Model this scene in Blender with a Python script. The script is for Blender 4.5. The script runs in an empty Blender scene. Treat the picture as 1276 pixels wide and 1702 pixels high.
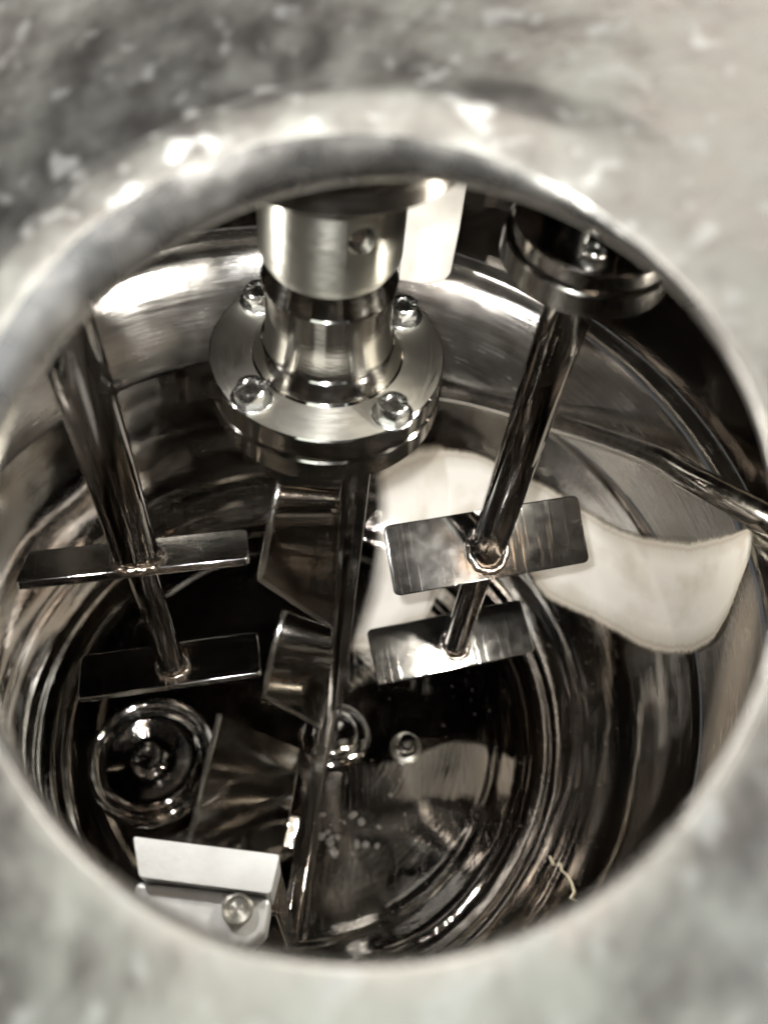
import bpy, bmesh, math, random
from mathutils import Vector, Matrix, noise as mnoise

random.seed(4)
S = bpy.context.scene
COL = S.collection
R = math.radians
PI = math.pi

# ------------------------------------------------------------------ camera
cam = bpy.data.cameras.new("camera")
camo = bpy.data.objects.new("camera", cam)
COL.objects.link(camo)
right = Vector((0.99700992, -0.01477905, 0.0758472))
down = Vector((0.0298858, -0.83141248, -0.55485144))
fwd = Vector((0.07126049, 0.55545915, -0.82848481))
m3 = Matrix((right, -down, -fwd)).transposed()
camo.matrix_world = Matrix.Translation((0, -0.26008, 0.26498)) @ m3.to_4x4()
cam.sensor_fit = 'HORIZONTAL'
cam.sensor_width = 36
cam.lens = 36 * 1420 / 1276
cam.clip_start = 0.005
cam.clip_end = 100
cam.dof.use_dof = True
cam.dof.focus_distance = 0.43
cam.dof.aperture_fstop = 8.4
S.camera = camo

# ------------------------------------------------------------------ room light
w = bpy.data.worlds.new("World")
S.world = w
w.use_nodes = True
w.node_tree.nodes["Background"].inputs[0].default_value = (0.95, 0.97, 1.0, 1)
w.node_tree.nodes["Background"].inputs[1].default_value = 0.06


def area(name, loc, look, sx, sy, power, col):
    l = bpy.data.lights.new(name, 'AREA')
    l.shape = 'RECTANGLE'
    l.size, l.size_y = sx, sy
    l.energy = power
    l.color = col
    o = bpy.data.objects.new(name, l)
    COL.objects.link(o)
    o.location = loc
    o.rotation_euler = (Vector(look) - Vector(loc)).to_track_quat('-Z', 'Y').to_euler()
    return o


area("ceiling_light", (-0.75, -0.35, 1.9), (0, 0, 0), 1.5, 0.35, 9, (1, 0.95, 0.88))
area("ceiling_light", (0.25, 0.75, 1.9), (0, 0, 0), 1.5, 0.35, 5.0, (1, 0.94, 0.86))
area("window_light", (1.4, -1.1, 1.2), (0, 0, 0), 1.3, 1.2, 4.8, (0.88, 0.94, 1.0))  # added soft light from the right to brighten the cover
area("doorway_light", (-0.7, -1.7, 1.2), (0, 0, 0), 1.0, 1.4, 6.2, (0.93, 1.0, 0.91))  # added soft light from the front left to brighten the cover

fl = bpy.data.lights.new("phone_flash", 'SPOT')
fl.energy = 14
fl.spot_size = R(56)
fl.spot_blend = 1.0
fl.shadow_soft_size = 0.004
fl.color = (1, 0.985, 0.955)
flo = bpy.data.objects.new("phone_flash", fl)
COL.objects.link(flo)
flo.matrix_world = camo.matrix_world @ Matrix.Translation((-0.011, 0.013, -0.004))
# added small lamps, unseen under the cover, for highlights inside the bowl
for lx, ly, lz, le, lc in ((0.172, -0.055, 0.045, 3.2, (1, 0.93, 0.80)), (-0.145, -0.050, 0.050, 2.2, (1, 0.96, 0.90))):
    il = bpy.data.lights.new("vessel_lamp", 'POINT')
    il.energy = le
    il.shadow_soft_size = 0.008
    il.color = lc
    ilo = bpy.data.objects.new("vessel_lamp", il)
    COL.objects.link(ilo)
    ilo.location = (lx, ly, lz)
il = bpy.data.lights.new("vessel_lamp", 'SPOT')  # added unseen spot, aimed to make the highlight on the left band
il.energy = 9
il.spot_size = R(60)
il.spot_blend = 0.7
il.shadow_soft_size = 0.010
il.color = (1, 0.95, 0.86)
ilo = bpy.data.objects.new("vessel_lamp", il)
COL.objects.link(ilo)
ilo.location = (0.178, -0.140, 0.030)
ilo.rotation_euler = (Vector((-0.16, 0.20, -0.17)) - ilo.location).to_track_quat('-Z', 'Y').to_euler()

vs = S.view_settings
vs.view_transform = 'Standard'
vs.look = 'None'
vs.exposure = 0.42
vs.gamma = 1
S.cycles.max_bounces = 12
S.cycles.glossy_bounces = 8
S.cycles.diffuse_bounces = 3
S.cycles.sample_clamp_indirect = 4
S.cycles.blur_glossy = 0.6

# ------------------------------------------------------------------ materials


def nodes(name):
    m = bpy.data.materials.new(name)
    m.use_nodes = True
    nt = m.node_tree
    return m, nt, nt.nodes["Principled BSDF"]


def N(nt, t, **k):
    n = nt.nodes.new(t)
    for a, b in k.items():
        if a.startswith("i_"):
            n.inputs[a[2:].replace("_", " ")].default_value = b
        else:
            setattr(n, a, b)
    return n


def ramp(nt, src, p0, c0, p1, c1):
    r = N(nt, "ShaderNodeMapRange")
    nt.links.new(src, r.inputs[0])
    r.inputs[1].default_value, r.inputs[2].default_value = p0, p1
    r.inputs[3].default_value, r.inputs[4].default_value = c0, c1
    return r.outputs[0]


def steel(name, base=(0.56, 0.54, 0.51), r0=0.05, r1=0.14, scale=60, bump=0.02, stretch=(1, 1, 1),
          scratch=0.0, aniso=0.0, spin=None, warp=0.0, amber=0.0):
    """polished or brushed stainless steel; spin = (x, y) axis for turned streaks"""
    m, nt, b = nodes(name)
    L = nt.links.new
    b.inputs["Metallic"].default_value = 1
    tc = N(nt, "ShaderNodeTexCoord")
    if spin is None:
        mp = N(nt, "ShaderNodeMapping")
        mp.inputs["Scale"].default_value = stretch
        L(tc.outputs["Object"], mp.inputs[0])
        vec = mp.outputs[0]
    else:
        # coordinates that are long round the axis and short across it
        sub = N(nt, "ShaderNodeVectorMath", operation='SUBTRACT')
        L(tc.outputs["Object"], sub.inputs[0])
        sub.inputs[1].default_value = (spin[0], spin[1], 0)
        sx = N(nt, "ShaderNodeSeparateXYZ")
        L(sub.outputs[0], sx.inputs[0])
        flat = N(nt, "ShaderNodeCombineXYZ")
        L(sx.outputs[0], flat.inputs[0]); L(sx.outputs[1], flat.inputs[1])
        nrm = N(nt, "ShaderNodeVectorMath", operation='NORMALIZE')
        L(flat.outputs[0], nrm.inputs[0])
        ln = N(nt, "ShaderNodeVectorMath", operation='LENGTH')
        L(flat.outputs[0], ln.inputs[0])
        s2 = N(nt, "ShaderNodeSeparateXYZ")
        L(nrm.outputs[0], s2.inputs[0])
        cx = N(nt, "ShaderNodeCombineXYZ")
        for k in (0, 1):
            mu = N(nt, "ShaderNodeMath", operation='MULTIPLY')
            L(s2.outputs[k], mu.inputs[0]); mu.inputs[1].default_value = stretch[0]
            L(mu.outputs[0], cx.inputs[k])
        ad = N(nt, "ShaderNodeMath", operation='ADD')
        L(sx.outputs[2], ad.inputs[0]); L(ln.outputs[1], ad.inputs[1])
        L(ad.outputs[0], cx.inputs[2])
        vec = cx.outputs[0]
    nz = N(nt, "ShaderNodeTexNoise")
    nz.inputs["Scale"].default_value = scale
    nz.inputs["Detail"].default_value = 6
    L(vec, nz.inputs["Vector"])
    big = N(nt, "ShaderNodeTexNoise")
    big.inputs["Scale"].default_value = 28
    big.inputs["Detail"].default_value = 3
    L(tc.outputs["Object"], big.inputs["Vector"])
    mixr = N(nt, "ShaderNodeMath", operation='MULTIPLY')
    L(nz.outputs[0], mixr.inputs[0]); L(big.outputs[0], mixr.inputs[1])
    L(ramp(nt, mixr.outputs[0], 0.12, r0, 0.42, r1), b.inputs["Roughness"])
    # faint smears in the colour of the metal
    cr = N(nt, "ShaderNodeMix", data_type='RGBA')
    L(ramp(nt, big.outputs[0], 0.3, 0, 0.7, 1), cr.inputs[0])
    cr.inputs[6].default_value = (*[c * 0.88 for c in base], 1)
    cr.inputs[7].default_value = (*base, 1)
    if amber > 0:
        an = N(nt, "ShaderNodeTexNoise", i_Scale=8, i_Detail=5)
        L(tc.outputs["Object"], an.inputs["Vector"])
        am = N(nt, "ShaderNodeMix", data_type='RGBA')
        L(ramp(nt, an.outputs[0], 0.46, 0, 0.68, amber), am.inputs[0])
        L(cr.outputs[2], am.inputs[6])
        am.inputs[7].default_value = (base[0] * 1.0, base[1] * 0.72, base[2] * 0.46, 1)
        L(am.outputs[2], b.inputs["Base Color"])
    else:
        L(cr.outputs[2], b.inputs["Base Color"])
    hsrc = nz.outputs[0]
    bp = N(nt, "ShaderNodeBump")
    bp.inputs["Strength"].default_value = bump
    bp.inputs["Distance"].default_value = 0.002
    L(hsrc, bp.inputs["Height"])
    last = bp
    if scratch > 0:
        wv = N(nt, "ShaderNodeTexNoise")
        wv.inputs["Scale"].default_value = 900
        wv.inputs["Detail"].default_value = 2
        mp2 = N(nt, "ShaderNodeMapping")
        mp2.inputs["Rotation"].default_value = (0.4, 0.9, 0.7)
        mp2.inputs["Scale"].default_value = (1, 0.02, 1)
        L(tc.outputs["Object"], mp2.inputs[0]); L(mp2.outputs[0], wv.inputs["Vector"])
        b2 = N(nt, "ShaderNodeBump")
        b2.inputs["Strength"].default_value = scratch
        b2.inputs["Distance"].default_value = 0.0006
        L(ramp(nt, wv.outputs[0], 0.60, 0, 0.72, 1), b2.inputs["Height"])
        L(last.outputs[0], b2.inputs["Normal"])
        last = b2
    if warp > 0:
        wn = N(nt, "ShaderNodeTexNoise")
        wn.inputs["Scale"].default_value = 14
        wn.inputs["Detail"].default_value = 1.5
        L(tc.outputs["Object"], wn.inputs["Vector"])
        b3 = N(nt, "ShaderNodeBump")
        b3.inputs["Strength"].default_value = warp
        b3.inputs["Distance"].default_value = 0.02
        L(wn.outputs[0], b3.inputs["Height"])
        L(last.outputs[0], b3.inputs["Normal"])
        last = b3
    L(last.outputs[0], b.inputs["Normal"])
    if aniso > 0:
        b.inputs["Anisotropic"].default_value = aniso
        b.inputs["Anisotropic Rotation"].default_value = 0.25
        tg = N(nt, "ShaderNodeTangent", direction_type='RADIAL', axis='Z')
        L(tg.outputs[0], b.inputs["Tangent"])
    return m


AX = (-0.0146, -0.0122)      # axis of the bowl
M = {}
M["bowl"] = steel("polished bowl steel", (0.47, 0.465, 0.455), 0.02, 0.08, 330, 0.03, (0.011, 1, 1), 0.05, 0.5, (0, 0), 0.10, amber=0.35)
M["band"] = steel("brushed band steel", (0.52, 0.515, 0.50), 0.14, 0.30, 600, 0.16, (0.010, 1, 1), 0.05, 0.7, (0, 0), 0.12, amber=0.25)
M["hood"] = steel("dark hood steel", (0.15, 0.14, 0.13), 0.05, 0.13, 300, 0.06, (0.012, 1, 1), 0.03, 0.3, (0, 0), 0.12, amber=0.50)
M["turned"] = steel("turned steel", (0.66, 0.65, 0.61), 0.16, 0.30, 1100, 0.05, (0.004, 1, 1), 0.03, 0.8, (0, 0))
M["face"] = steel("turned flange face steel", (0.66, 0.65, 0.60), 0.30, 0.42, 1100, 0.05, (0.004, 1, 1), 0.03, 0.75, (0, 0))
M["tube"] = steel("brushed tube steel", (0.66, 0.64, 0.60), 0.10, 0.26, 200, 0.08)
M["lip"] = steel("worn port lip steel", (0.34, 0.33, 0.31), 0.20, 0.40, 90, 0.15, (1, 1, 1), 0.08, 0, None, 0.30)
M["house"] = steel("dull housing steel", (0.22, 0.205, 0.185), 0.16, 0.28, 900, 0.06, (0.006, 1, 1), 0.03, 0.6, (0, 0))
M["dark"] = steel("dark turned steel", (0.30, 0.285, 0.265), 0.07, 0.16, 1100, 0.04, (1, 1, 0.2), 0.02)
M["hub"] = steel("polished hub steel", (0.60, 0.58, 0.54), 0.06, 0.14, 1100, 0.04, (0.004, 1, 1), 0.02, 0.75, (0, 0))
M["collar"] = steel("satin collar steel", (0.36, 0.355, 0.315), 0.28, 0.40, 900, 0.06, (0.006, 1, 1), 0.03, 0.8, (0, 0))
M["blade"] = steel("mirror blade steel", (0.54, 0.54, 0.535), 0.07, 0.11, 120, 0.012, (1, 1, 1), 0.05, 0, None, 0.03)
M["shaft"] = steel("drawn shaft steel", (0.32, 0.305, 0.29), 0.04, 0.10, 120, 0.05, (1, 1, 0.06), 0.03, 0, None, 0.02, amber=0.40)
M["paddle"] = steel("dark paddle steel", (0.36, 0.34, 0.31), 0.06, 0.13, 90, 0.03, (1, 0.08, 1), 0.05, 0, None, 0.015, amber=0.50)
M["weld"] = steel("weld steel", (0.45, 0.42, 0.39), 0.10, 0.24, 300, 0.2, amber=0.60)
M["bolt"] = steel("bolt steel", (0.62, 0.62, 0.60), 0.15, 0.26, 500, 0.04, (1, 1, 1), 0.1)


def lid_steel():
    m, nt, b = nodes("scuffed lid steel")
    L = nt.links.new
    b.inputs["Metallic"].default_value = 1
    tc = N(nt, "ShaderNodeTexCoord")
    n1 = N(nt, "ShaderNodeTexNoise", i_Scale=70, i_Detail=8)
    n2 = N(nt, "ShaderNodeTexNoise", i_Scale=170, i_Detail=3)
    n3 = N(nt, "ShaderNodeTexNoise", i_Scale=11, i_Detail=3)
    sp = N(nt, "ShaderNodeTexNoise", i_Scale=130, i_Detail=1)
    for n in (n1, n2, sp, n3):
        L(tc.outputs["Object"], n.inputs["Vector"])
    mixc = N(nt, "ShaderNodeMix", data_type='RGBA')
    L(ramp(nt, n1.outputs[0], 0.35, 0, 0.65, 1), mixc.inputs[0])
    mixc.inputs[6].default_value = (0.48, 0.45, 0.42, 1)
    mixc.inputs[7].default_value = (0.74, 0.745, 0.69, 1)
    # scattered pale specks: part dried dirt, part glints put into the colour
    spk = N(nt, "ShaderNodeMix", data_type='RGBA')
    mask = ramp(nt, sp.outputs[0], 0.60, 0, 0.72, 1)
    L(mask, spk.inputs[0])
    L(mixc.outputs[2], spk.inputs[6])
    spk.inputs[7].default_value = (0.86, 0.86, 0.83, 1)
    L(spk.outputs[2], b.inputs["Base Color"])
    L(ramp(nt, mask, 0, 1, 1, 0.5), b.inputs["Metallic"])
    L(ramp(nt, n1.outputs[0], 0.3, 0.36, 0.7, 0.56), b.inputs["Roughness"])
    b1 = N(nt, "ShaderNodeBump")
    b1.inputs["Strength"].default_value = 0.35
    b1.inputs["Distance"].default_value = 0.0010
    L(n2.outputs[0], b1.inputs["Height"])
    b3 = N(nt, "ShaderNodeBump")
    b3.inputs["Strength"].default_value = 0.14
    b3.inputs["Distance"].default_value = 0.03
    L(n3.outputs[0], b3.inputs["Height"])
    L(b1.outputs[0], b3.inputs["Normal"])
    L(b3.outputs[0], b.inputs["Normal"])
    return m


def plastic(name, col, rough=0.4):
    m, nt, b = nodes(name)
    L = nt.links.new
    tc = N(nt, "ShaderNodeTexCoord")
    n1 = N(nt, "ShaderNodeTexNoise", i_Scale=40, i_Detail=5)
    L(tc.outputs["Object"], n1.inputs["Vector"])
    mx = N(nt, "ShaderNodeMix", data_type='RGBA')
    L(ramp(nt, n1.outputs[0], 0.3, 0, 0.7, 1), mx.inputs[0])
    mx.inputs[6].default_value = (*[c * 0.72 for c in col], 1)
    mx.inputs[7].default_value = (*col, 1)
    L(mx.outputs[2], b.inputs["Base Color"])
    b.inputs["Roughness"].default_value = rough
    bp = N(nt, "ShaderNodeBump")
    bp.inputs["Strength"].default_value = 0.15
    bp.inputs["Distance"].default_value = 0.001
    n2 = N(nt, "ShaderNodeTexNoise", i_Scale=300, i_Detail=3)
    L(tc.outputs["Object"], n2.inputs["Vector"])
    L(n2.outputs[0], bp.inputs["Height"])
    L(bp.outputs[0], b.inputs["Normal"])
    return m


M["lid"] = lid_steel()
M["white"] = plastic("white plastic", (0.50, 0.495, 0.48))
M["block"] = plastic("grey white block", (0.66, 0.68, 0.69), 0.3)
bn = M["block"].node_tree.nodes["Principled BSDF"]
bn.inputs["Metallic"].default_value = 0.45
M["residue_grey"] = plastic("grey dust", (0.55, 0.54, 0.50), 0.7)
dm, dnt, db = nodes("cloudy drop")
db.inputs["Base Color"].default_value = (0.50, 0.49, 0.47, 1)
db.inputs["Transmission Weight"].default_value = 0.85
db.inputs["Roughness"].default_value = 0.18
db.inputs["IOR"].default_value = 1.33
M["drop"] = dm
def painted_reflection_mat(name="milky film", tone=(0.74, 0.725, 0.69), thin=0.95, patch=0.48):  # puts the bowl's bright mirror reflection into colour
    m, nt, b = nodes(name)
    L = nt.links.new
    uv = N(nt, "ShaderNodeUVMap")
    sx = N(nt, "ShaderNodeSeparateXYZ")
    L(uv.outputs[0], sx.inputs[0])
    # hairy edges: noise that is fine along the strip and long across it
    mp = N(nt, "ShaderNodeMapping")
    mp.inputs["Scale"].default_value = (260, 5, 1)
    L(uv.outputs[0], mp.inputs[0])
    nz = N(nt, "ShaderNodeTexNoise", i_Scale=1.0, i_Detail=3)
    L(mp.outputs[0], nz.inputs["Vector"])
    mp2 = N(nt, "ShaderNodeMapping")
    mp2.inputs["Scale"].default_value = (9, 2, 1)
    L(uv.outputs[0], mp2.inputs[0])
    n2 = N(nt, "ShaderNodeTexNoise", i_Scale=1.0, i_Detail=4)
    L(mp2.outputs[0], n2.inputs["Vector"])
    # distance from the nearer edge of the strip
    a1 = N(nt, "ShaderNodeMath", operation='SUBTRACT', i_1=0.5) if False else N(nt, "ShaderNodeMath", operation='SUBTRACT')
    L(sx.outputs[1], a1.inputs[0]); a1.inputs[1].default_value = 0.5
    a2 = N(nt, "ShaderNodeMath", operation='ABSOLUTE')
    L(a1.outputs[0], a2.inputs[0])
    a3 = N(nt, "ShaderNodeMath", operation='SUBTRACT')
    a3.inputs[0].default_value = 0.5
    L(a2.outputs[0], a3.inputs[1])
    j1 = N(nt, "ShaderNodeMath", operation='MULTIPLY_ADD')
    L(nz.outputs[0], j1.inputs[0]); j1.inputs[1].default_value = 0.055; L(a3.outputs[0], j1.inputs[2])
    j2 = N(nt, "ShaderNodeMath", operation='MULTIPLY_ADD')
    L(n2.outputs[0], j2.inputs[0]); j2.inputs[1].default_value = 0.06; L(j1.outputs[0], j2.inputs[2])
    d = j2.outputs[0]
    cover = ramp(nt, d, 0.085, 0, 0.130 if thin > 0.9 else 0.42, thin)
    cr = N(nt, "ShaderNodeValToRGB")
    e = cr.color_ramp.elements
    e[0].position = 0.09; e[0].color = (0.55, 0.48, 0.38, 1)
    e[1].position = 0.30; e[1].color = (*tone, 1)
    for ps, c in ((0.125, (0.60, 0.57, 0.51, 1)), (0.150, (0.44, 0.40, 0.35, 1)), (0.185, (0.60, 0.58, 0.54, 1))):
        q = e.new(ps); q.color = c
    L(d, cr.inputs[0])
    mx = N(nt, "ShaderNodeMix", data_type='RGBA')
    L(ramp(nt, n2.outputs[0], 0.48, 0, 0.72, 0.75), mx.inputs[0])
    L(cr.outputs[0], mx.inputs[6])
    mx.inputs[7].default_value = (0.50, 0.45, 0.38, 1)
    L(mx.outputs[2], b.inputs["Base Color"])
    b.inputs["Roughness"].default_value = 0.16
    b.inputs["Metallic"].default_value = 0.12
    b.inputs["Specular IOR Level"].default_value = 0.8
    u1 = N(nt, "ShaderNodeMath", operation='PINGPONG')
    L(sx.outputs[0], u1.inputs[0]); u1.inputs[1].default_value = 0.5
    fade = N(nt, "ShaderNodeMath", operation='MULTIPLY')
    L(ramp(nt, u1.outputs[0], 0.0, 0, 0.045 if thin > 0.9 else 0.25, 1), fade.inputs[0]); L(cover, fade.inputs[1])
    L(fade.outputs[0], b.inputs["Alpha"])
    return m


M["film"] = painted_reflection_mat("milky film", (0.80, 0.785, 0.75))
M["film_run"] = painted_reflection_mat("taupe film", (0.42, 0.37, 0.32), 0.6)  # brownish reflected streak, put into the colour
M["residue"] = plastic("pale residue", (0.85, 0.82, 0.62), 0.6)

# ------------------------------------------------------------------ helpers


def link(name, bm, mat, parent=None, sharp=35, bevel=0, seg=2):
    bmesh.ops.recalc_face_normals(bm, faces=bm.faces[:])
    me = bpy.data.meshes.new(name)
    bm.to_mesh(me)
    bm.free()
    me.materials.append(mat)
    for p in me.polygons:
        p.use_smooth = True
    me.set_sharp_from_angle(angle=R(sharp))
    o = bpy.data.objects.new(name, me)
    COL.objects.link(o)
    if parent is not None:
        o.parent = parent
    if bevel:
        bv = o.modifiers.new("edge", 'BEVEL')
        bv.width = bevel
        bv.segments = seg
        bv.limit_method = 'ANGLE'
        bv.angle_limit = R(30)
        bv.harden_normals = True
    return o


def empty(name, loc, label, cat, group=None):
    o = bpy.data.objects.new(name, None)
    COL.objects.link(o)
    o.location = loc
    o["label"] = label
    o["category"] = cat
    if group:
        o["group"] = group
    return o


def lathe_bm(bm, prof, seg=96, cx=0, cy=0, wob=None, close=True):
    """surface of revolution of (r, z) points; r = 0 makes a pole"""
    rings = []
    for r, z in prof:
        if r < 1e-7:
            rings.append([bm.verts.new((cx, cy, z))])
        else:
            ring = []
            for k in range(seg):
                a = 2 * PI * k / seg
                rr = r + (wob(a, r, z) if wob else 0)
                ring.append(bm.verts.new((cx + rr * math.cos(a), cy + rr * math.sin(a), z)))
            rings.append(ring)
    for i in range(len(rings) - 1):
        a, b = rings[i], rings[i + 1]
        for k in range(seg):
            k2 = (k + 1) % seg
            if len(a) == 1 and len(b) == 1:
                continue
            if len(a) == 1:
                bm.faces.new((a[0], b[k2], b[k]))
            elif len(b) == 1:
                bm.faces.new((a[k], a[k2], b[0]))
            else:
                bm.faces.new((a[k], a[k2], b[k2], b[k]))
    return rings


def lathe(name, prof, mat, parent, seg=96, cx=0, cy=0, wob=None, sharp=35):
    bm = bmesh.new()
    lathe_bm(bm, prof, seg, cx, cy, wob)
    return link(name, bm, mat, parent, sharp)


def smooth_prof(pts, n=6):
    """Catmull-Rom through the (r, z) points"""
    out = []
    P = [pts[0]] + list(pts) + [pts[-1]]
    for i in range(1, len(P) - 2):
        for k in range(n):
            t = k / n
            a, b, c, d = (Vector(q) for q in P[i - 1:i + 3])
            out.append(tuple(0.5 * ((2 * b) + (c - a) * t + (2 * a - 5 * b + 4 * c - d) * t * t
                                    + (3 * b - a - 3 * c + d) * t ** 3)))
    out.append(tuple(pts[-1]))
    return [(max(0, r), z) for r, z in out]


def prism(name, corners, th, mat, parent, bevel=0.0015, direction=None, seg=2, round_r=0.0):
    """polygon (3D corners, in order) given thickness along its normal"""
    P = [Vector(c) for c in corners]
    nrm = Vector((0, 0, 0))
    for i in range(len(P)):
        nrm += P[i].cross(P[(i + 1) % len(P)])
    nrm.normalize()
    d = Vector(direction) if direction else (-nrm if nrm.z > 0 else nrm)
    if round_r > 0:
        Q = []
        for i in range(len(P)):
            p0, p1, p2 = P[i - 1], P[i], P[(i + 1) % len(P)]
            a = p1 + (p0 - p1).normalized() * round_r
            c = p1 + (p2 - p1).normalized() * round_r
            for k in range(6):
                t = k / 5
                Q.append(a * (1 - t) ** 2 + p1 * 2 * t * (1 - t) + c * t * t)
        P = Q
    bm = bmesh.new()
    top = [bm.verts.new(p) for p in P]
    bot = [bm.verts.new(p + d * th) for p in P]
    bm.faces.new(top)
    bm.faces.new(bot[::-1])
    for i in range(len(P)):
        j = (i + 1) % len(P)
        bm.faces.new((top[i], bot[i], bot[j], top[j]))
    return link(name, bm, mat, parent, 35, bevel, seg)


def bar(name, p, q, wide, tall, mat, parent, bevel=0.002, up=(0, 0, 1)):
    p, q = Vector(p), Vector(q)
    d = (q - p).normalized()
    s = d.cross(Vector(up)).normalized()
    u = s.cross(d).normalized()
    c = [p + s * wide / 2 + u * tall / 2, p - s * wide / 2 + u * tall / 2,
         p - s * wide / 2 - u * tall / 2, p + s * wide / 2 - u * tall / 2]
    return prism(name, c, (q - p).length, mat, parent, bevel, d, 3)


def hexbolt(parent, x, y, z, rot, sc=1.0, tilt=None):
    """hexagon head with a dished, ribbed top on a flanged washer"""
    bm = bmesh.new()
    lathe_bm(bm, [(0.0, 0), (0.0088, 0), (0.0088, 0.0009), (0.0084, 0.0013), (0.0, 0.0013)], 40)
    wa = link("washer", bm, M["bolt"], None)
    bm = bmesh.new()
    ring = []
    r6 = 0.0069
    prof = [(1.0, 0.0013), (1.0, 0.0068), (0.90, 0.0080)]
    seg = 6
    vs_ = []
    for f, zz in prof[:2]:
        vs_.append([bm.verts.new((f * r6 * math.cos(PI / 3 * k), f * r6 * math.sin(PI / 3 * k), zz)) for k in range(6)])
    for k in range(6):
        bm.faces.new((vs_[0][k], vs_[0][(k + 1) % 6], vs_[1][(k + 1) % 6], vs_[1][k]))
    # chamfered cap going to a round rim and a dished centre
    rim = [bm.verts.new((0.0056 * math.cos(PI / 12 * k), 0.0056 * math.sin(PI / 12 * k), 0.0080)) for k in range(24)]
    inn = [bm.verts.new((0.0034 * math.cos(PI / 12 * k), 0.0034 * math.sin(PI / 12 * k), 0.0080)) for k in range(24)]
    low = [bm.verts.new((0.0028 * math.cos(PI / 12 * k), 0.0028 * math.sin(PI / 12 * k), 0.0070)) for k in range(24)]
    ctr = bm.verts.new((0, 0, 0.0069))
    for k in range(24):
        k2 = (k + 1) % 24
        bm.faces.new((rim[k], rim[k2], inn[k2], inn[k]))
        bm.faces.new((inn[k], inn[k2], low[k2], low[k]))
        bm.faces.new((low[k], low[k2], ctr))
    for s in range(6):
        a, b_ = vs_[1][s], vs_[1][(s + 1) % 6]
        for k in range(4):
            bm.faces.new((rim[4 * s + k], rim[(4 * s + k + 1) % 24], a if k < 2 else b_))
        bm.faces.new((a, b_, rim[(4 * s + 2) % 24]))
    # raised grade marks round the rim
    for k in range(12):
        a = 2 * PI * k / 12
        mt = Matrix.Rotation(a, 4, 'Z') @ Matrix.Translation((0.0045, 0, 0.0081))
        bmesh.ops.create_cube(bm, size=1, matrix=mt @ Matrix.Diagonal((0.0014, 0.0004, 0.0004, 1)))
    hd = link("bolt_head", bm, M["bolt"], parent, 25)
    hd.location = (x, y, z)
    hd.rotation_euler = (0, 0, rot)
    hd.scale = (sc,) * 3
    wa.parent = hd
    return hd


def weld(name, centre, rx, ry, az, tilt, parent, h=0.004):
    """lumpy fillet bead round a shaft where it meets a tilted plate"""
    bm = bmesh.new()
    seg, sub = 56, 8
    V = []
    for k in range(seg):
        a = 2 * PI * k / seg
        row = []
        for j in range(sub):
            b = 2 * PI * j / sub
            rr = 0.0019 * (1 + 0.10 * math.sin(a * 13 + 1.3) + 0.55 * mnoise.noise((math.cos(a) * 3, math.sin(a) * 3, j * 0.3)))
            rad = 1 + (rr * math.cos(b)) / rx
            row.append(bm.verts.new((rx * rad * math.cos(a), ry * rad * math.sin(a), rr * math.sin(b) * 1.2)))
        V.append(row)
    for k in range(seg):
        for j in range(sub):
            k2, j2 = (k + 1) % seg, (j + 1) % sub
            bm.faces.new((V[k][j], V[k2][j], V[k2][j2], V[k][j2]))
    o = link(name, bm, M["weld"], parent, 60)
    o.rotation_euler = (tilt, 0, az)
    o.location = centre
    return o


# ------------------------------------------------------------------ mixing bowl
BOWL = empty("mixing_bowl", (AX[0], AX[1], -0.425),
             "polished round steel mixing bowl seen from inside, with a brushed band near its top", "bowl")


def dent(a, r, z):
    v = mnoise.noise((2.1 * math.cos(a), 2.1 * math.sin(a), z * 14))
    return 0.0011 * v * min(1, r / 0.1)


prof = smooth_prof([(0.0, -0.4255), (0.05, -0.4250), (0.10, -0.4240), (0.15, -0.4210), (0.185, -0.4150), (0.200, -0.4085),
                    (0.216, -0.3960), (0.236, -0.3700), (0.251, -0.3370), (0.259, -0.3000), (0.262, -0.2700), (0.2630, -0.2540)], 14)
def ridge(r, z):
    h = 0
    for rc, wd, am in ((0.163, 0.0030, 0.0006), (0.187, 0.0028, 0.0011), (0.206, 0.0026, 0.0008), (0.226, 0.0028, 0.0009)):
        h += am * math.exp(-((r - rc) / wd) ** 2)
    return (r - h * 0.5, z + h)


prof = [ridge(r, z) for r, z in prof]
prof = [(r, z + 0.425) for r, z in prof]
lathe("wall", prof, M["bowl"], BOWL, 256, wob=dent, sharp=60)
# lip under the band, then the brushed band, then the rim
def bulge(flat):
    """how far the pressed band stands in from the plain wall: full at the back left, none at the right"""
    def f(a, r, z):
        t = max(0, min(1, (math.degrees(a) - 15) / 60)) if a < PI else max(0, min(1, (330 - math.degrees(a)) / 60))
        t = t * t * (3 - 2 * t)
        return (flat - r) * (1 - t) + dent(a, r, z)
    return f


lip = [(0.2630, -0.2540), (0.2570, -0.2535), (0.2500, -0.2500), (0.2455, -0.2440), (0.2440, -0.2400)]
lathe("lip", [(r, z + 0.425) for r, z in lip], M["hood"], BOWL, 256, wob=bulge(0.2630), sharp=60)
band = smooth_prof([(0.2440, -0.2400), (0.2412, -0.2330), (0.2398, -0.2200), (0.2408, -0.2040), (0.2440, -0.1870), (0.2500, -0.1690), (0.2585, -0.1550), (0.2662, -0.1500)], 5)
lathe("brushed_band", [(r, z + 0.425) for r, z in band], M["band"], BOWL, 256, wob=bulge(0.2640), sharp=60)
rim = [(0.2662, -0.1500), (0.2662, -0.1462), (0.2675, -0.1448), (0.2800, -0.1448)]
lathe("rim", [(r, z + 0.425) for r, z in rim], M["turned"], BOWL, 256, sharp=60)
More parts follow.
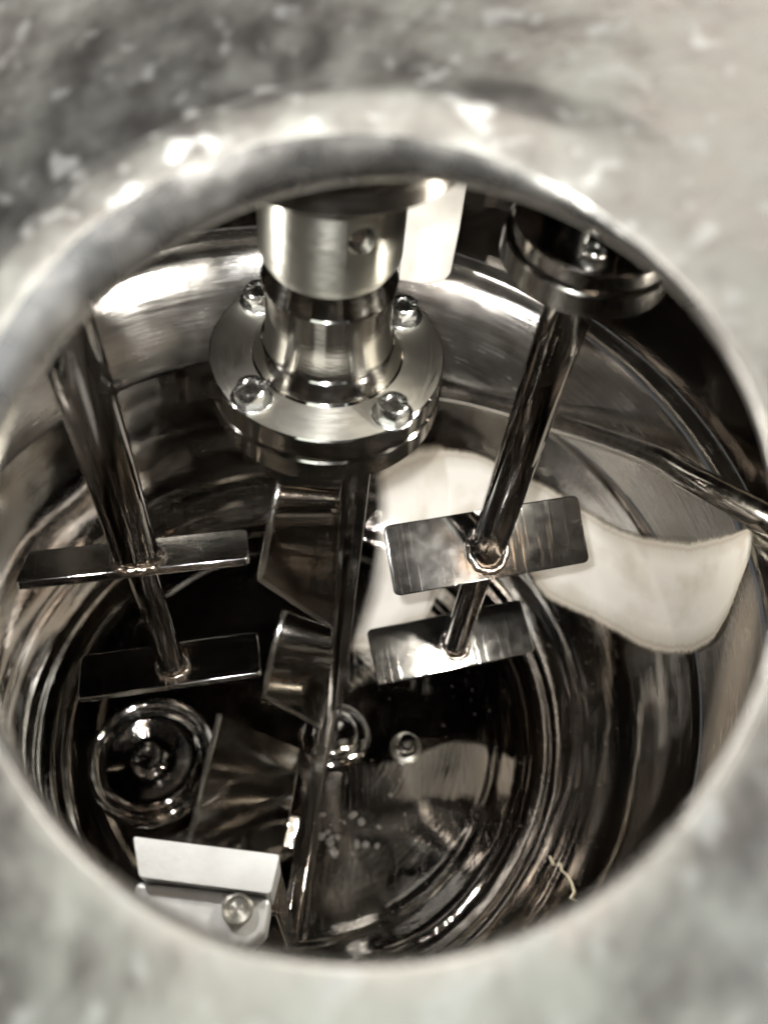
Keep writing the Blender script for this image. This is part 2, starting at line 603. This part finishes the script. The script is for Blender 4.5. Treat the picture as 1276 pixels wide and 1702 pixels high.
# raised pad in the middle of the floor
lathe("floor_boss", [(0, 0.0085), (0.016, 0.0085), (0.018, 0.0075), (0.0185, 0.0050), (0.026, 0.0045), (0.0275, 0.0035), (0.029, 0.0005)],
      M["bowl"], BOWL, 72, cx=0.030, cy=-0.010)

# small stub under the lip at the back left
lathe("stub", [(0.0, -0.030), (0.0040, -0.030), (0.0046, -0.029), (0.0046, 0.0), (0, 0.0)], M["shaft"], BOWL, 32).location = (-0.100, 0.222, 0.176)

# ------------------------------------------------------------------ drain valve in the floor
VALVE = empty("drain_valve", (-0.1306, -0.0445, -0.4245),
              "round dished drain valve with a small knob at its centre, set in the bowl floor", "valve")
lathe("seat_ring", smooth_prof([(0.0520, 0.0005), (0.0505, 0.0060), (0.0470, 0.0085), (0.0435, 0.0075), (0.0415, 0.0040)], 4), M["bowl"], VALVE, 96, sharp=60)
lathe("dished_plate", smooth_prof([(0.0415, 0.0040), (0.0385, 0.0060), (0.034, 0.0068), (0.026, 0.0050), (0.018, 0.0035), (0.0115, 0.0045), (0.0095, 0.0085)], 5), M["bowl"], VALVE, 96, sharp=60)
lathe("knob", [(0.0095, 0.0080), (0.0118, 0.0110), (0.0122, 0.0150), (0.0112, 0.0168), (0.0096, 0.0168), (0.0088, 0.0120), (0.0030, 0.0105), (0.0, 0.0105)], M["blade"], VALVE, 64)

# ------------------------------------------------------------------ probe standing in the floor
PROBE = empty("sensor_probe", (0.0737, -0.0315, -0.4245), "short steel sensor stub standing up from the bowl floor, right of the flat post", "sensor")
lathe("stem", [(0.0088, 0.0005), (0.0088, 0.003), (0.0065, 0.0045), (0.0065, 0.017), (0.0058, 0.0185), (0.0, 0.0190)], M["shaft"], PROBE, 48)
lathe("base_ring", [(0.0130, 0.0), (0.0130, 0.0022), (0.0120, 0.0030), (0.0088, 0.0030)], M["turned"], PROBE, 48)

# ------------------------------------------------------------------ cover with viewing port
PC = Vector((0.00663, -0.16577, 0.12359))
PN = Vector((-0.20390527, -0.27782015, 0.9387431)).normalized()
PU = Vector((1, 0, 0)) - PN * PN.x
PU.normalize()
PV = PN.cross(PU)
LID = empty("viewing_cover", PC, "blurred scuffed grey steel cover in the foreground with a round open viewing port", "cover")


def on_port(r, a, h):
    return PC + PU * (r * math.cos(a)) + PV * (r * math.sin(a)) + PN * h


def outer_r(a, RR=0.285):
    """distance in the cover plane from the port centre to the hood wall"""
    d = PU * math.cos(a) + PV * math.sin(a)
    ox, oy = PC.x - AX[0], PC.y - AX[1]
    A = d.x ** 2 + d.y ** 2
    B = 2 * (ox * d.x + oy * d.y)
    Cc = ox * ox + oy * oy - RR * RR
    return (-B + math.sqrt(max(0, B * B - 4 * A * Cc))) / (2 * A)


bm = bmesh.new()
SEG = 192
profl = smooth_prof([(0.0815, -0.0040), (0.0804, -0.0022), (0.0797, 0.0), (0.0797, 0.0010), (0.0801, 0.0020), (0.0812, 0.0026), (0.0860, 0.0028), (0.0960, 0.0024), (0.1080, 0.0016)], 4)
rings = []
for rh in profl:
    ring = []
    for k in range(SEG):
        r, h = rh
        a = 2 * PI * k / SEG
        ro = max(outer_r(a), 0.10)
        g = max(0.0, math.cos(a - R(128))) ** 1.5
        w_ = min(1.0, max(0.0, (r - 0.0797) / 0.0014)) * min(1.0, max(0.0, (0.108 - r) / 0.014)) if h >= 0 else 0.0
        r, h = rh[0] + g * w_ * 0.0042, rh[1] + g * w_ * 0.0090
        rr = r * (1 + 0.004 * mnoise.noise((1.7 * math.cos(a), 1.7 * math.sin(a), 3.0)))
        if r > 0.0845:
            rr = 0.0845 + (r - 0.0845) * min(1.0, (ro - 0.09) / 0.06)
        ring.append(bm.verts.new(on_port(rr, a, h) - PC))
    rings.append(ring)
for t in (0.15, 0.4, 0.7, 1.0):
    ring = []
    for k in range(SEG):
        a = 2 * PI * k / SEG
        ro = max(outer_r(a), 0.10)
        r0 = 0.0845 + (0.1080 - 0.0845) * min(1.0, (ro - 0.09) / 0.06)
        ring.append(bm.verts.new(on_port(r0 + (ro - r0) * t, a, 0.0016 - 0.002 * t * t) - PC))
    rings.append(ring)
inner_co = []
for rr_, hh_ in ((0.0830, -0.0038), (0.0880, -0.0065)):
    inner_co.append([on_port(rr_, 2 * PI * k / SEG, hh_) - PC for k in range(SEG)])
for k_ in range(len(profl), len(rings)):
    inner_co.append([v.co - PN * 0.007 for v in rings[k_]])
NL = 20                                             # rings that belong to the polished lip of the port
lb = bmesh.new()
lr = [[lb.verts.new(v.co) for v in ring] for ring in rings[:NL + 1]]
for i in range(NL):
    for k in range(SEG):
        k2 = (k + 1) % SEG
        lb.faces.new((lr[i][k], lr[i][k2], lr[i + 1][k2], lr[i + 1][k]))
for ring in rings[:NL]:
    for v in ring:
        bm.verts.remove(v)
for i in range(NL, len(rings) - 1):
    for k in range(SEG):
        k2 = (k + 1) % SEG
        bm.faces.new((rings[i][k], rings[i][k2], rings[i + 1][k2], rings[i + 1][k]))
# outer skirt going down outside the hood, for a view from the side
last = rings[-1]
sk = []
for v in last:
    p = v.co + PC
    d = Vector((p.x - AX[0], p.y - AX[1], 0)).normalized()
    sk.append(bm.verts.new(p + d * 0.004 - Vector((0, 0, 0.02)) - PC))
for k in range(SEG):
    k2 = (k + 1) % SEG
    bm.faces.new((last[k], last[k2], sk[k2], sk[k]))
ol = link("port_lip", lb, M["lip"], LID, 60)
o = link("cover_plate", bm, M["lid"], LID, 60)
# dark inner skin under the cover
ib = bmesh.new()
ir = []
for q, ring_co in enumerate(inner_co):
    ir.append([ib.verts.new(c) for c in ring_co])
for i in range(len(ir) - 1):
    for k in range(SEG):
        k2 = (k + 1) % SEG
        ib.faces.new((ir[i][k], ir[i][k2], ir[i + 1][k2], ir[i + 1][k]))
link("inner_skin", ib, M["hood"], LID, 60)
# hood wall under the cover
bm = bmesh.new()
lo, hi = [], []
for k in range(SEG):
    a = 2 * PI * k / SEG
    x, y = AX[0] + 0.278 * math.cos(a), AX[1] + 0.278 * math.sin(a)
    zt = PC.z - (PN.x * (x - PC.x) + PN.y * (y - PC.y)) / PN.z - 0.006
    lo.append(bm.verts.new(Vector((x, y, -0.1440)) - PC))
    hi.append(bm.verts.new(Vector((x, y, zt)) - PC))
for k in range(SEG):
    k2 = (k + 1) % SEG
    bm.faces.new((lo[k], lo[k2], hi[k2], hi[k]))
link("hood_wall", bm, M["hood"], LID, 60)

# ------------------------------------------------------------------ central agitator
AG = empty("anchor_agitator", (0, 0, 0),
           "central steel agitator with bolted round flange, flat post with dark paddles and white scrapers", "agitator")
lathe("housing", [(0.0, 0.1030), (0.0470, 0.1030), (0.0480, 0.1040), (0.0480, 0.1480), (0.0, 0.1480)], M["house"], AG, 128)
# collar with a cross hole
bm = bmesh.new()
lathe_bm(bm, [(0, 0.1028), (0.0268, 0.1028), (0.0268, 0.0560), (0.0262, 0.0535), (0.0246, 0.0505), (0, 0.0505)], 128)
col = link("collar", bm, M["collar"], AG, 30)
ha = R(-66.2)
hp = Vector((0.0268 * math.cos(ha), 0.0268 * math.sin(ha), 0.0768))
hd = Vector((math.cos(ha), math.sin(ha), 0))
bm = bmesh.new()
bmesh.ops.create_cone(bm, cap_ends=True, segments=48, radius1=0.0054, radius2=0.0054, depth=0.02,
                      matrix=Matrix.Translation(hp) @ hd.to_track_quat('Z', 'Y').to_matrix().to_4x4())
cut = link("cutter", bm, M["collar"])
bo = col.modifiers.new("hole", 'BOOLEAN')
bo.object = cut
bo.operation = 'DIFFERENCE'
bo.solver = 'EXACT'
bv = col.modifiers.new("edge", 'BEVEL'); bv.width = 0.0004; bv.segments = 2; bv.limit_method = 'ANGLE'; bv.angle_limit = R(40)
dg = bpy.context.evaluated_depsgraph_get()
nm = bpy.data.meshes.new_from_object(col.evaluated_get(dg))
col.modifiers.clear()
col.data = nm
nm.name = "collar"
for p in nm.polygons:
    p.use_smooth = True
nm.set_sharp_from_angle(angle=R(30))
bpy.data.objects.remove(cut)
# the screw set slantwise in the hole
q = (hd + Vector((0.25, 0, 0.28))).normalized()
bm = bmesh.new()
bmesh.ops.create_cone(bm, cap_ends=True, segments=32, radius1=0.0043, radius2=0.0043, depth=0.006,
                      matrix=Matrix.Translation(hp - hd * 0.0062) @ q.to_track_quat('Z', 'Y').to_matrix().to_4x4())
bmesh.ops.create_cube(bm, size=1, matrix=Matrix.Translation(hp - hd * 0.0040) @ q.to_track_quat('Z', 'Y').to_matrix().to_4x4() @ Matrix.Diagonal((0.0016, 0.0080, 0.0016, 1)))
link("set_screw", bm, M["shaft"], col, 30, 0.0003)
lathe("hub", [(0, 0.0520), (0.0235, 0.0520), (0.0240, 0.0490), (0.0262, 0.0412), (0.0268, 0.0405), (0.0268, 0.0390), (0.0258, 0.0382),
              (0.0258, 0.0200), (0.0262, 0.0120), (0.0272, 0.0092), (0.0280, 0.0085), (0.0315, 0.0008), (0.0330, -0.0005), (0, -0.0005)],
      M["hub"], AG, 128, sharp=22)
uf = lathe("upper_flange", [(0.020, 0.0), (0.0493, 0.0), (0.0500, -0.0007), (0.0500, -0.0112), (0.0493, -0.0119), (0.0470, -0.0119), (0.0470, -0.0132), (0.020, -0.0132)], M["hub"], AG, 160, sharp=30)
uf.data.materials.append(M["face"])
for p in uf.data.polygons:
    if p.normal.z > 0.9:
        p.material_index = 1
lathe("lower_flange", [(0.020, -0.0134), (0.0498, -0.0134), (0.0507, -0.0143), (0.0507, -0.0250), (0.0498, -0.0259), (0.0, -0.0259)], M["hub"], AG, 160, sharp=30)
for x, y, rt in ((-0.0300, -0.0290, 0.25), (0.0268, -0.0348, 0.65), (-0.0305, 0.0272, 0.1), (0.0326, 0.0222, 0.4)):
    hexbolt(AG, x, y, 0.0, rt)
# flat post and bottom bar
bar("post", (0.0200, 0.004, -0.0246), (0.0165, 0.002, -0.400), 0.0066, 0.030, M["paddle"], AG, 0.0015, up=(0, 1, 0))
bar("post_rib", (0.0112, 0.002, -0.0246), (0.0100, 0.000, -0.396), 0.0050, 0.020, M["paddle"], AG, 0.0015, up=(0, 1, 0))
bar("bottom_bar", (0.0150, 0.020, -0.4000), (-0.0150, -0.186, -0.3945), 0.0105, 0.026, M["paddle"], AG, 0.0022)
bar("bar_rail", (0.0085, 0.010, -0.3985), (-0.0205, -0.178, -0.3930), 0.0028, 0.012, M["blade"], AG, 0.0008)
bar("front_arm", (-0.0150, -0.186, -0.384), (-0.0195, -0.190, -0.138), 0.012, 0.020, M["paddle"], AG, 0.002, up=(0, 1, 0))
# arm to the back, hidden behind the hub, carrying the rear scraper
bar("back_arm", (0.004, 0.045, -0.0187), (0.052, 0.206, -0.0187), 0.014, 0.011, M["paddle"], AG)


def folded(name, A, B, F1, F2, Cc, D, th, mat, rim=True, bulge=0.0):
    """curved plate: A-B far edge, D-Cc near edge, F1-F2 across the middle; thick, bevelled, with a raised rim"""
    A, B, F1, F2, Cc, D = (Vector(v) for v in (A, B, F1, F2, Cc, D))
    cdir = (camo.location - (A + B + Cc + D) / 4).normalized()

    def edge(p, m, q, t):
        c = m * 2 - (p + q) * 0.5
        return p * (1 - t) ** 2 + c * 2 * t * (1 - t) + q * t * t
    nu, nv = 18, 8
    P = []
    for i in range(nu + 1):
        t = i / nu
        l, r = edge(A, F1, D, t), edge(B, F2, Cc, t)
        row = []
        for j in range(nv + 1):
            u = j / nv
            row.append(l * (1 - u) + r * u + cdir * bulge * math.sin(PI * t))
        P.append(row)
    bm = bmesh.new()
    top = [[bm.verts.new(p) for p in row] for row in P]
    bot = [[bm.verts.new(p - cdir * th) for p in row] for row in P]
    for i in range(nu):
        for j in range(nv):
            bm.faces.new((top[i][j], top[i][j + 1], top[i + 1][j + 1], top[i + 1][j]))
            bm.faces.new((bot[i][j], bot[i + 1][j], bot[i + 1][j + 1], bot[i][j + 1]))
    for j in range(nv):
        bm.faces.new((top[0][j], bot[0][j], bot[0][j + 1], top[0][j + 1]))
        bm.faces.new((top[nu][j], top[nu][j + 1], bot[nu][j + 1], bot[nu][j]))
    for i in range(nu):
        bm.faces.new((top[i][0], top[i + 1][0], bot[i + 1][0], bot[i][0]))
        bm.faces.new((top[i][nv], bot[i][nv], bot[i + 1][nv], top[i + 1][nv]))
    o = link(name, bm, mat, AG, 30, 0.0012, 3)
    # raised rim: left edge, then the near edge
    path = [P[i][0] for i in range(nu + 1)]
    if rim:
        path += [P[nu][j] for j in range(1, nv + 1)]
    rm = bmesh.new()
    prev = None
    for k, p in enumerate(path):
        tan = (path[min(k + 1, len(path) - 1)] - path[max(k - 1, 0)]).normalized()
        sd = tan.cross(cdir).normalized()
        ring = [rm.verts.new(p + sd * (0.0024 * math.cos(2 * PI * q / 10)) + cdir * (-th * 0.35 + (th * 0.5 + 0.0012) * math.sin(2 * PI * q / 10))) for q in range(10)]
        if prev:
            for q in range(10):
                rm.faces.new((prev[q], prev[(q + 1) % 10], ring[(q + 1) % 10], ring[q]))
        else:
            rm.faces.new(ring[::-1])
        prev = ring
    rm.faces.new(prev)
    link("rim", rm, M["bolt"], o, 40)
    return o


folded("paddle", (-0.0247, 0.0214, -0.13), (0.0135, 0.0244, -0.135), (-0.0296, 0.0071, -0.15), (0.0126, 0.007, -0.162), (0.0076, -0.007, -0.25), (-0.037, -0.0034, -0.195), 0.007, M["paddle"], True, 0.003)
folded("paddle", (-0.024, 0.0136, -0.27), (0.0123, 0.0055, -0.28), (-0.0314, -0.0114, -0.285), (0.0069, -0.0176, -0.297), (0.0019, -0.0343, -0.365), (-0.0378, -0.0268, -0.325), 0.007, M["paddle"], True, 0.002)
folded("paddle", (-0.0744, -0.0231, -0.375), (-0.0114, -0.0459, -0.385), (-0.0767, -0.0769, -0.345), (-0.0147, -0.0897, -0.358), (-0.0209, -0.132, -0.35), (-0.0795, -0.1339, -0.315), 0.010, M["paddle"], True, 0.004)
bar("bracket", (-0.0260, -0.112, -0.362), (-0.0120, -0.1145, -0.366), 0.024, 0.014, M["paddle"], AG)
# front scraper: white block with a lower tier held by a bolt
sc = prism("scraper_block", [(-0.0722, -0.1763, -0.100), (-0.0132, -0.1832, -0.100), (-0.0161, -0.1977, -0.100), (-0.0677, -0.1915, -0.100)],
           0.030, M["block"], AG, 0.0026, (0, 0, -1), 3, 0.0015)
cl = prism("scraper_clamp", [(-0.0700, -0.1920, -0.106), (-0.0420, -0.1948, -0.106), (-0.0160, -0.1985, -0.106), (-0.0175, -0.2110, -0.106), (-0.0240, -0.2160, -0.106), (-0.0700, -0.2120, -0.106)],
           0.020, M["block"], AG, 0.0022, (0, 0, -1), 3)
lathe("clamp_bolt", [(0.0062, 0), (0.0062, 0.0030), (0.0056, 0.0038), (0.0046, 0.0038), (0.0040, 0.0026), (0, 0.0026)], M["face"], AG, 48).location = (-0.0288, -0.2026, -0.106)
# rear scraper: white plate hanging from the back arm, lower right corner rounded
P = [(0.0470, 0.200, -0.134), (0.0632, 0.200, -0.1355)]
for k in range(7):
    a = R(-90 + 15 * k * 0.95)
    P.append((0.0705 + 0.0118 * math.cos(a), 0.200, -0.1232 + 0.0118 * math.sin(a)))
P += [(0.0830, 0.200, -0.090), (0.0815, 0.200, 0.030), (0.0470, 0.200, 0.030)]
prism("scraper_plate", P, 0.012, M["white"], AG, 0.0012, (0, 1, 0), 3)


# ------------------------------------------------------------------ the two dispersing shafts
def disperser(name, label, x, y, top, r_up, r_low, blades, hub):
    T = empty(name, (x, y, 0), label, "mixer shaft", "dispersing shafts either side of the central agitator")
    (z1, az1, t1, L1, W1, ou1, ov1), (z2, az2, t2, L2, W2, ou2, ov2) = blades
    lathe("upper_shaft", [(0, top), (r_up, top), (r_up, z1 + 0.004), (r_low, z1 + 0.001), (0, z1 + 0.001)], M["shaft"], T, 64)
    lathe("lower_shaft", [(0, z1), (r_low, z1), (r_low, z2 - 0.001), (r_low * 0.8, z2 - 0.003), (0, z2 - 0.003)], M["shaft"], T, 64)
    for z, az, t, Lb, W, ou, ov, r in ((z1, az1, t1, L1, W1, ou1, ov1, r_up), (z2, az2, t2, L2, W2, ou2, ov2, r_low)):
        bm = bmesh.new()
        pts = []
        rc = 0.0035
        for sx, sy, a0 in ((1, 1, 0), (-1, 1, 90), (-1, -1, 180), (1, -1, 270)):
            for k in range(6):
                a = R(a0 + 18 * k)
                pts.append((sx * (Lb / 2 - rc) + rc * math.cos(a), sy * (W / 2 - rc) + rc * math.sin(a)))
        th = 0.0045
        nu = 12
        tp = [bm.verts.new((u + ou, v + ov, 0)) for u, v in pts]
        bt = [bm.verts.new((u + ou, v + ov, -th)) for u, v in pts]
        bm.faces.new(tp)
        bm.faces.new(bt[::-1])
        for i in range(len(pts)):
            j = (i + 1) % len(pts)
            bm.faces.new((tp[i], bt[i], bt[j], tp[j]))
        b = link("blade", bm, M["blade"], T, 30, 0.0008, 3)
        b.location = (0, 0, z)
        b.rotation_euler = (R(t), 0, R(az))
        b.rotation_mode = 'XYZ'
        weld("weld_bead", (0, 0, 0.0006), r + 0.0012, (r + 0.0012) / math.cos(R(t)), 0, 0, b)
    if hub:
        lathe("hub_flange", [(0, 0.0795), (0.0290, 0.0795), (0.0298, 0.0787), (0.0298, 0.0722), (0.0312, 0.0718), (0.0318, 0.0710), (0.0318, 0.0620), (0.0308, 0.0610), (0, 0.0610)],
              M["dark"], T, 128, sharp=25)
        lathe("hub_neck", [(0.0185, 0.0790), (0.0185, 0.118), (0.022, 0.122), (0.022, 0.170)], M["hood"], T, 96)
        hexbolt(T, -0.006, -0.0225, 0.0795, 0.3, 0.62)
    return T


LEFT = disperser("disperser_shaft", "left mixing shaft, plain and dark, carrying two narrow flat steel blades above the drain valve", -0.0869, -0.0511, 0.136,
                 0.0105, 0.0074, ((-0.0937, 8.9, -33.1, 0.1064, 0.0335, -0.0012, 0.0065), (-0.2216, 10.0, -15.3, 0.1065, 0.0328, -0.0012, 0.0034)), False)
RIGHT = disperser("disperser_shaft", "right mixing shaft hanging from a round hub, carrying two wide shiny steel blades", 0.0935, -0.0090, 0.063,
                  0.0100, 0.0082, ((-0.1438, 12.7, 29.5, 0.1166, 0.0398, 0.0016, 0.0023), (-0.2724, 13.6, 15.0, 0.1132, 0.0385, -0.0010, 0.0032)), True)


# ------------------------------------------------------------------ pale mirror reflection painted up the right of the bowl
sp_prof = smooth_prof([(0.0, -.4242), (.05, -.4237), (.10, -.4227), (.15, -.4197), (.1846, -.4138), (.1993, -.4075), (.2151, -.3952), (.2349, -.3694),
                       (.2498, -.3366), (.2577, -.2999), (.2606, -.2700), (.2615, -.2540), (.2615, -.20), (.2615, -.13)], 20)
arc = [0.0]
for a, b in zip(sp_prof, sp_prof[1:]):
    arc.append(arc[-1] + math.hypot(b[0] - a[0], b[1] - a[1]))


def on_wall(th, sv):
    i = 1
    while i < len(arc) - 1 and arc[i] < sv:
        i += 1
    t = (sv - arc[i - 1]) / max(1e-9, arc[i] - arc[i - 1])
    r = sp_prof[i - 1][0] * (1 - t) + sp_prof[i][0] * t
    z = sp_prof[i - 1][1] * (1 - t) + sp_prof[i][1] * t
    return Vector((AX[0] + r * math.cos(R(th)), AX[1] + r * math.sin(R(th)), z))


def painted_reflection_strip(name, EDGE, label, mat, step=None):
    """thin coat on the wall between two edges given as (bearing, distance up the wall) pairs"""
    cols = []
    for i in range(len(EDGE) - 1):
        n = 1 if i == step else 6
        for k in range(n):
            t = k / n
            cols.append([EDGE[i][q] * (1 - t) + EDGE[i + 1][q] * t for q in range(4)])
    cols.append(EDGE[-1])
    lo, hi = (17, 21) if step else (-1, -1)
    for _ in range(3):                               # take the corners out of the outline
        cols = [cols[0]] + [[(cols[i - 1][q] + 2 * cols[i][q] + cols[i + 1][q]) / 4 if q < 2 or not lo < i < hi else cols[i][q] for q in range(4)]
                            for i in range(1, len(cols) - 1)] + [cols[-1]]
    bm = bmesh.new()
    uvl = bm.loops.layers.uv.new("uv")
    G = []
    rows = 24
    for ta, sa, tb, sb in cols:
        G.append([bm.verts.new(on_wall(ta + (tb - ta) * (k / rows * 1.16 - 0.08), sa + (sb - sa) * (k / rows * 1.16 - 0.08))) for k in range(rows + 1)])
    nc = len(G) - 1
    for i in range(nc):
        for k in range(rows):
            f = bm.faces.new((G[i][k], G[i + 1][k], G[i + 1][k + 1], G[i][k + 1]))
            for l, (u, v) in zip(f.loops, ((i, k), (i + 1, k), (i + 1, k + 1), (i, k + 1))):
                l[uvl].uv = (u / nc, v / rows)
    o = link(name, bm, mat, BOWL, 60)
    o.location = -Vector(BOWL.location)
    o["label"] = label
    return o


painted_reflection_strip("milky_film", [(74.3, 0.2407, 61.3, 0.0815), (71.4, 0.2615, 49.2, 0.0906), (66.8, 0.2776, 46.1, 0.122), (61.5, 0.2922, 41.7, 0.1453), (61.3, 0.2928, 52.8, 0.2144), (54.9, 0.3067, 47.4, 0.2388), (46.6, 0.3108, 39.8, 0.2535), (39.3, 0.3223, 25.9, 0.2466), (31.7, 0.3333, 20.0, 0.2637), (24.7, 0.3478, 12.4, 0.2903), (18.6, 0.3712, 5.8, 0.3176), (13.4, 0.403, 1.0, 0.3498), (9.6, 0.4295, -2.7, 0.3884), (6.6, 0.4568, -4.3, 0.4207), (4.7, 0.4769, -3.0, 0.448), (3.7, 0.49, -0.8, 0.4704), (2.5, 0.4961, 0.8, 0.4893)],
           "cream white milky film on the bowl wall behind the right blades", M["film"], 3)
painted_reflection_strip("film_run", [(-0.1, 0.4721, -2.9, 0.4942), (-4.5, 0.4415, -9.8, 0.4743), (-11.2, 0.4111, -18.3, 0.4624), (-18.3, 0.3917, -26.2, 0.4535), (-26.6, 0.3878, -33.8, 0.4504)],
           "thin taupe run of film going down the right wall", M["film_run"])
# added tube shaped to show the bright reflected band along the wall
bm = bmesh.new()
way = [Vector(v) for v in ((0.010, 0.236, -0.272), (0.045, 0.232, -0.270), (0.079, 0.220, -0.262), (0.118, 0.200, -0.248), (0.153, 0.173, -0.232), (0.172, 0.154, -0.221), (0.193, 0.128, -0.203), (0.209, 0.102, -0.184), (0.220, 0.076, -0.165), (0.228, 0.052, -0.151), (0.238, 0.032, -0.140), (0.256, 0.012, -0.134), (0.276, -0.004, -0.132))]
path = []
for i in range(len(way) - 1):
    a, b, c, d = way[max(0, i - 1)], way[i], way[i + 1], way[min(len(way) - 1, i + 2)]
    for k in range(5):
        t = k / 5
        path.append(0.5 * ((2 * b) + (c - a) * t + (2 * a - 5 * b + 4 * c - d) * t * t + (3 * b - a - 3 * c + d) * t ** 3))
path.append(way[-1])
prev = None
for i, p in enumerate(path):
    tg = (path[min(i + 1, len(path) - 1)] - path[max(i - 1, 0)]).normalized()
    sd = tg.cross(Vector((0, 0, 1))).normalized()
    up = sd.cross(tg)
    rr = 0.0092 + 0.0006 * mnoise.noise(p * 40)
    ring = [bm.verts.new(p + sd * rr * math.cos(2 * PI * k / 20) + up * rr * math.sin(2 * PI * k / 20)) for k in range(20)]
    if prev:
        for k in range(20):
            bm.faces.new((prev[k], prev[(k + 1) % 20], ring[(k + 1) % 20], ring[k]))
    prev = ring
tb = link("wall_tube", bm, M["tube"], BOWL, 60)
tb.location = -Vector(BOWL.location)
# pale jagged line on the wall
zz = [(0.1753, -0.1231, -0.3917), (0.1762, -0.1305, -0.3862), (0.1802, -0.1301, -0.3822), (0.1796, -0.1351, -0.3793), (0.1819, -0.1406, -0.3721), (0.1822, -0.1464, -0.3663), (0.1813, -0.1533, -0.3601), (0.1783, -0.1571, -0.3605), (0.1805, -0.1602, -0.3529)]
bm = bmesh.new()
prev = None
for i, p in enumerate(zz):
    p = Vector(p)
    q = []
    inn = (Vector((AX[0], AX[1], -0.2)) - p).normalized()
    for dx in ((-1, 0), (0, 1), (1, 0), (0, -0.4)):
        q.append(bm.verts.new(p + Vector((0.0006 * dx[0], 0, 0.0006 * dx[0])) + inn * (0.0006 * dx[1] + 0.0010) - Vector(BOWL.location)))
    if prev:
        for k in range(4):
            bm.faces.new((prev[k], prev[(k + 1) % 4], q[(k + 1) % 4], q[k]))
    prev = q
link("scrape_mark", bm, M["residue"], BOWL, 60)


# ------------------------------------------------------------------ small dirt on the bowl floor
def floor_pt(x, y, lift=0.0):
    r = math.hypot(x - AX[0], y - AX[1])
    for (r0, z0), (r1, z1) in zip(prof, prof[1:]):
        if r0 <= r <= r1:
            return Vector((x, y, z0 + (z1 - z0) * (r - r0) / (r1 - r0) - 0.425 + lift))
    return None


rng = random.Random(11)
bm = bmesh.new()
for k in range(300):
    a, r = rng.uniform(-2.4, 1.2), 0.02 + 0.225 * math.sqrt(rng.random())
    p = floor_pt(AX[0] + r * math.cos(a), AX[1] + r * math.sin(a), 0.0016)
    if p is None:
        continue
    q = rng.choice((0.00014, 0.0002, 0.0002, 0.0003))
    bmesh.ops.create_icosphere(bm, subdivisions=1, radius=q, matrix=Matrix.Translation(p))
ds = link("dust_specks", bm, M["residue_grey"], None, 60)
ds["kind"] = "stuff"
bm = bmesh.new()
for k in range(22):
    x, y = rng.gauss(0.022, 0.020), rng.gauss(-0.100, 0.016)
    p = floor_pt(x, y, 0.0004)
    if p is None:
        continue
    q = rng.uniform(0.0015, 0.0048)
    bmesh.ops.create_icosphere(bm, subdivisions=2, radius=1, matrix=Matrix.Translation(p) @ Matrix.Rotation(rng.random() * 6, 4, 'Z') @ Matrix.Diagonal((q, q * rng.uniform(0.6, 1), q * 0.28, 1)))
dr = link("water_drops", bm, M["drop"], None, 60)
dr["kind"] = "stuff"
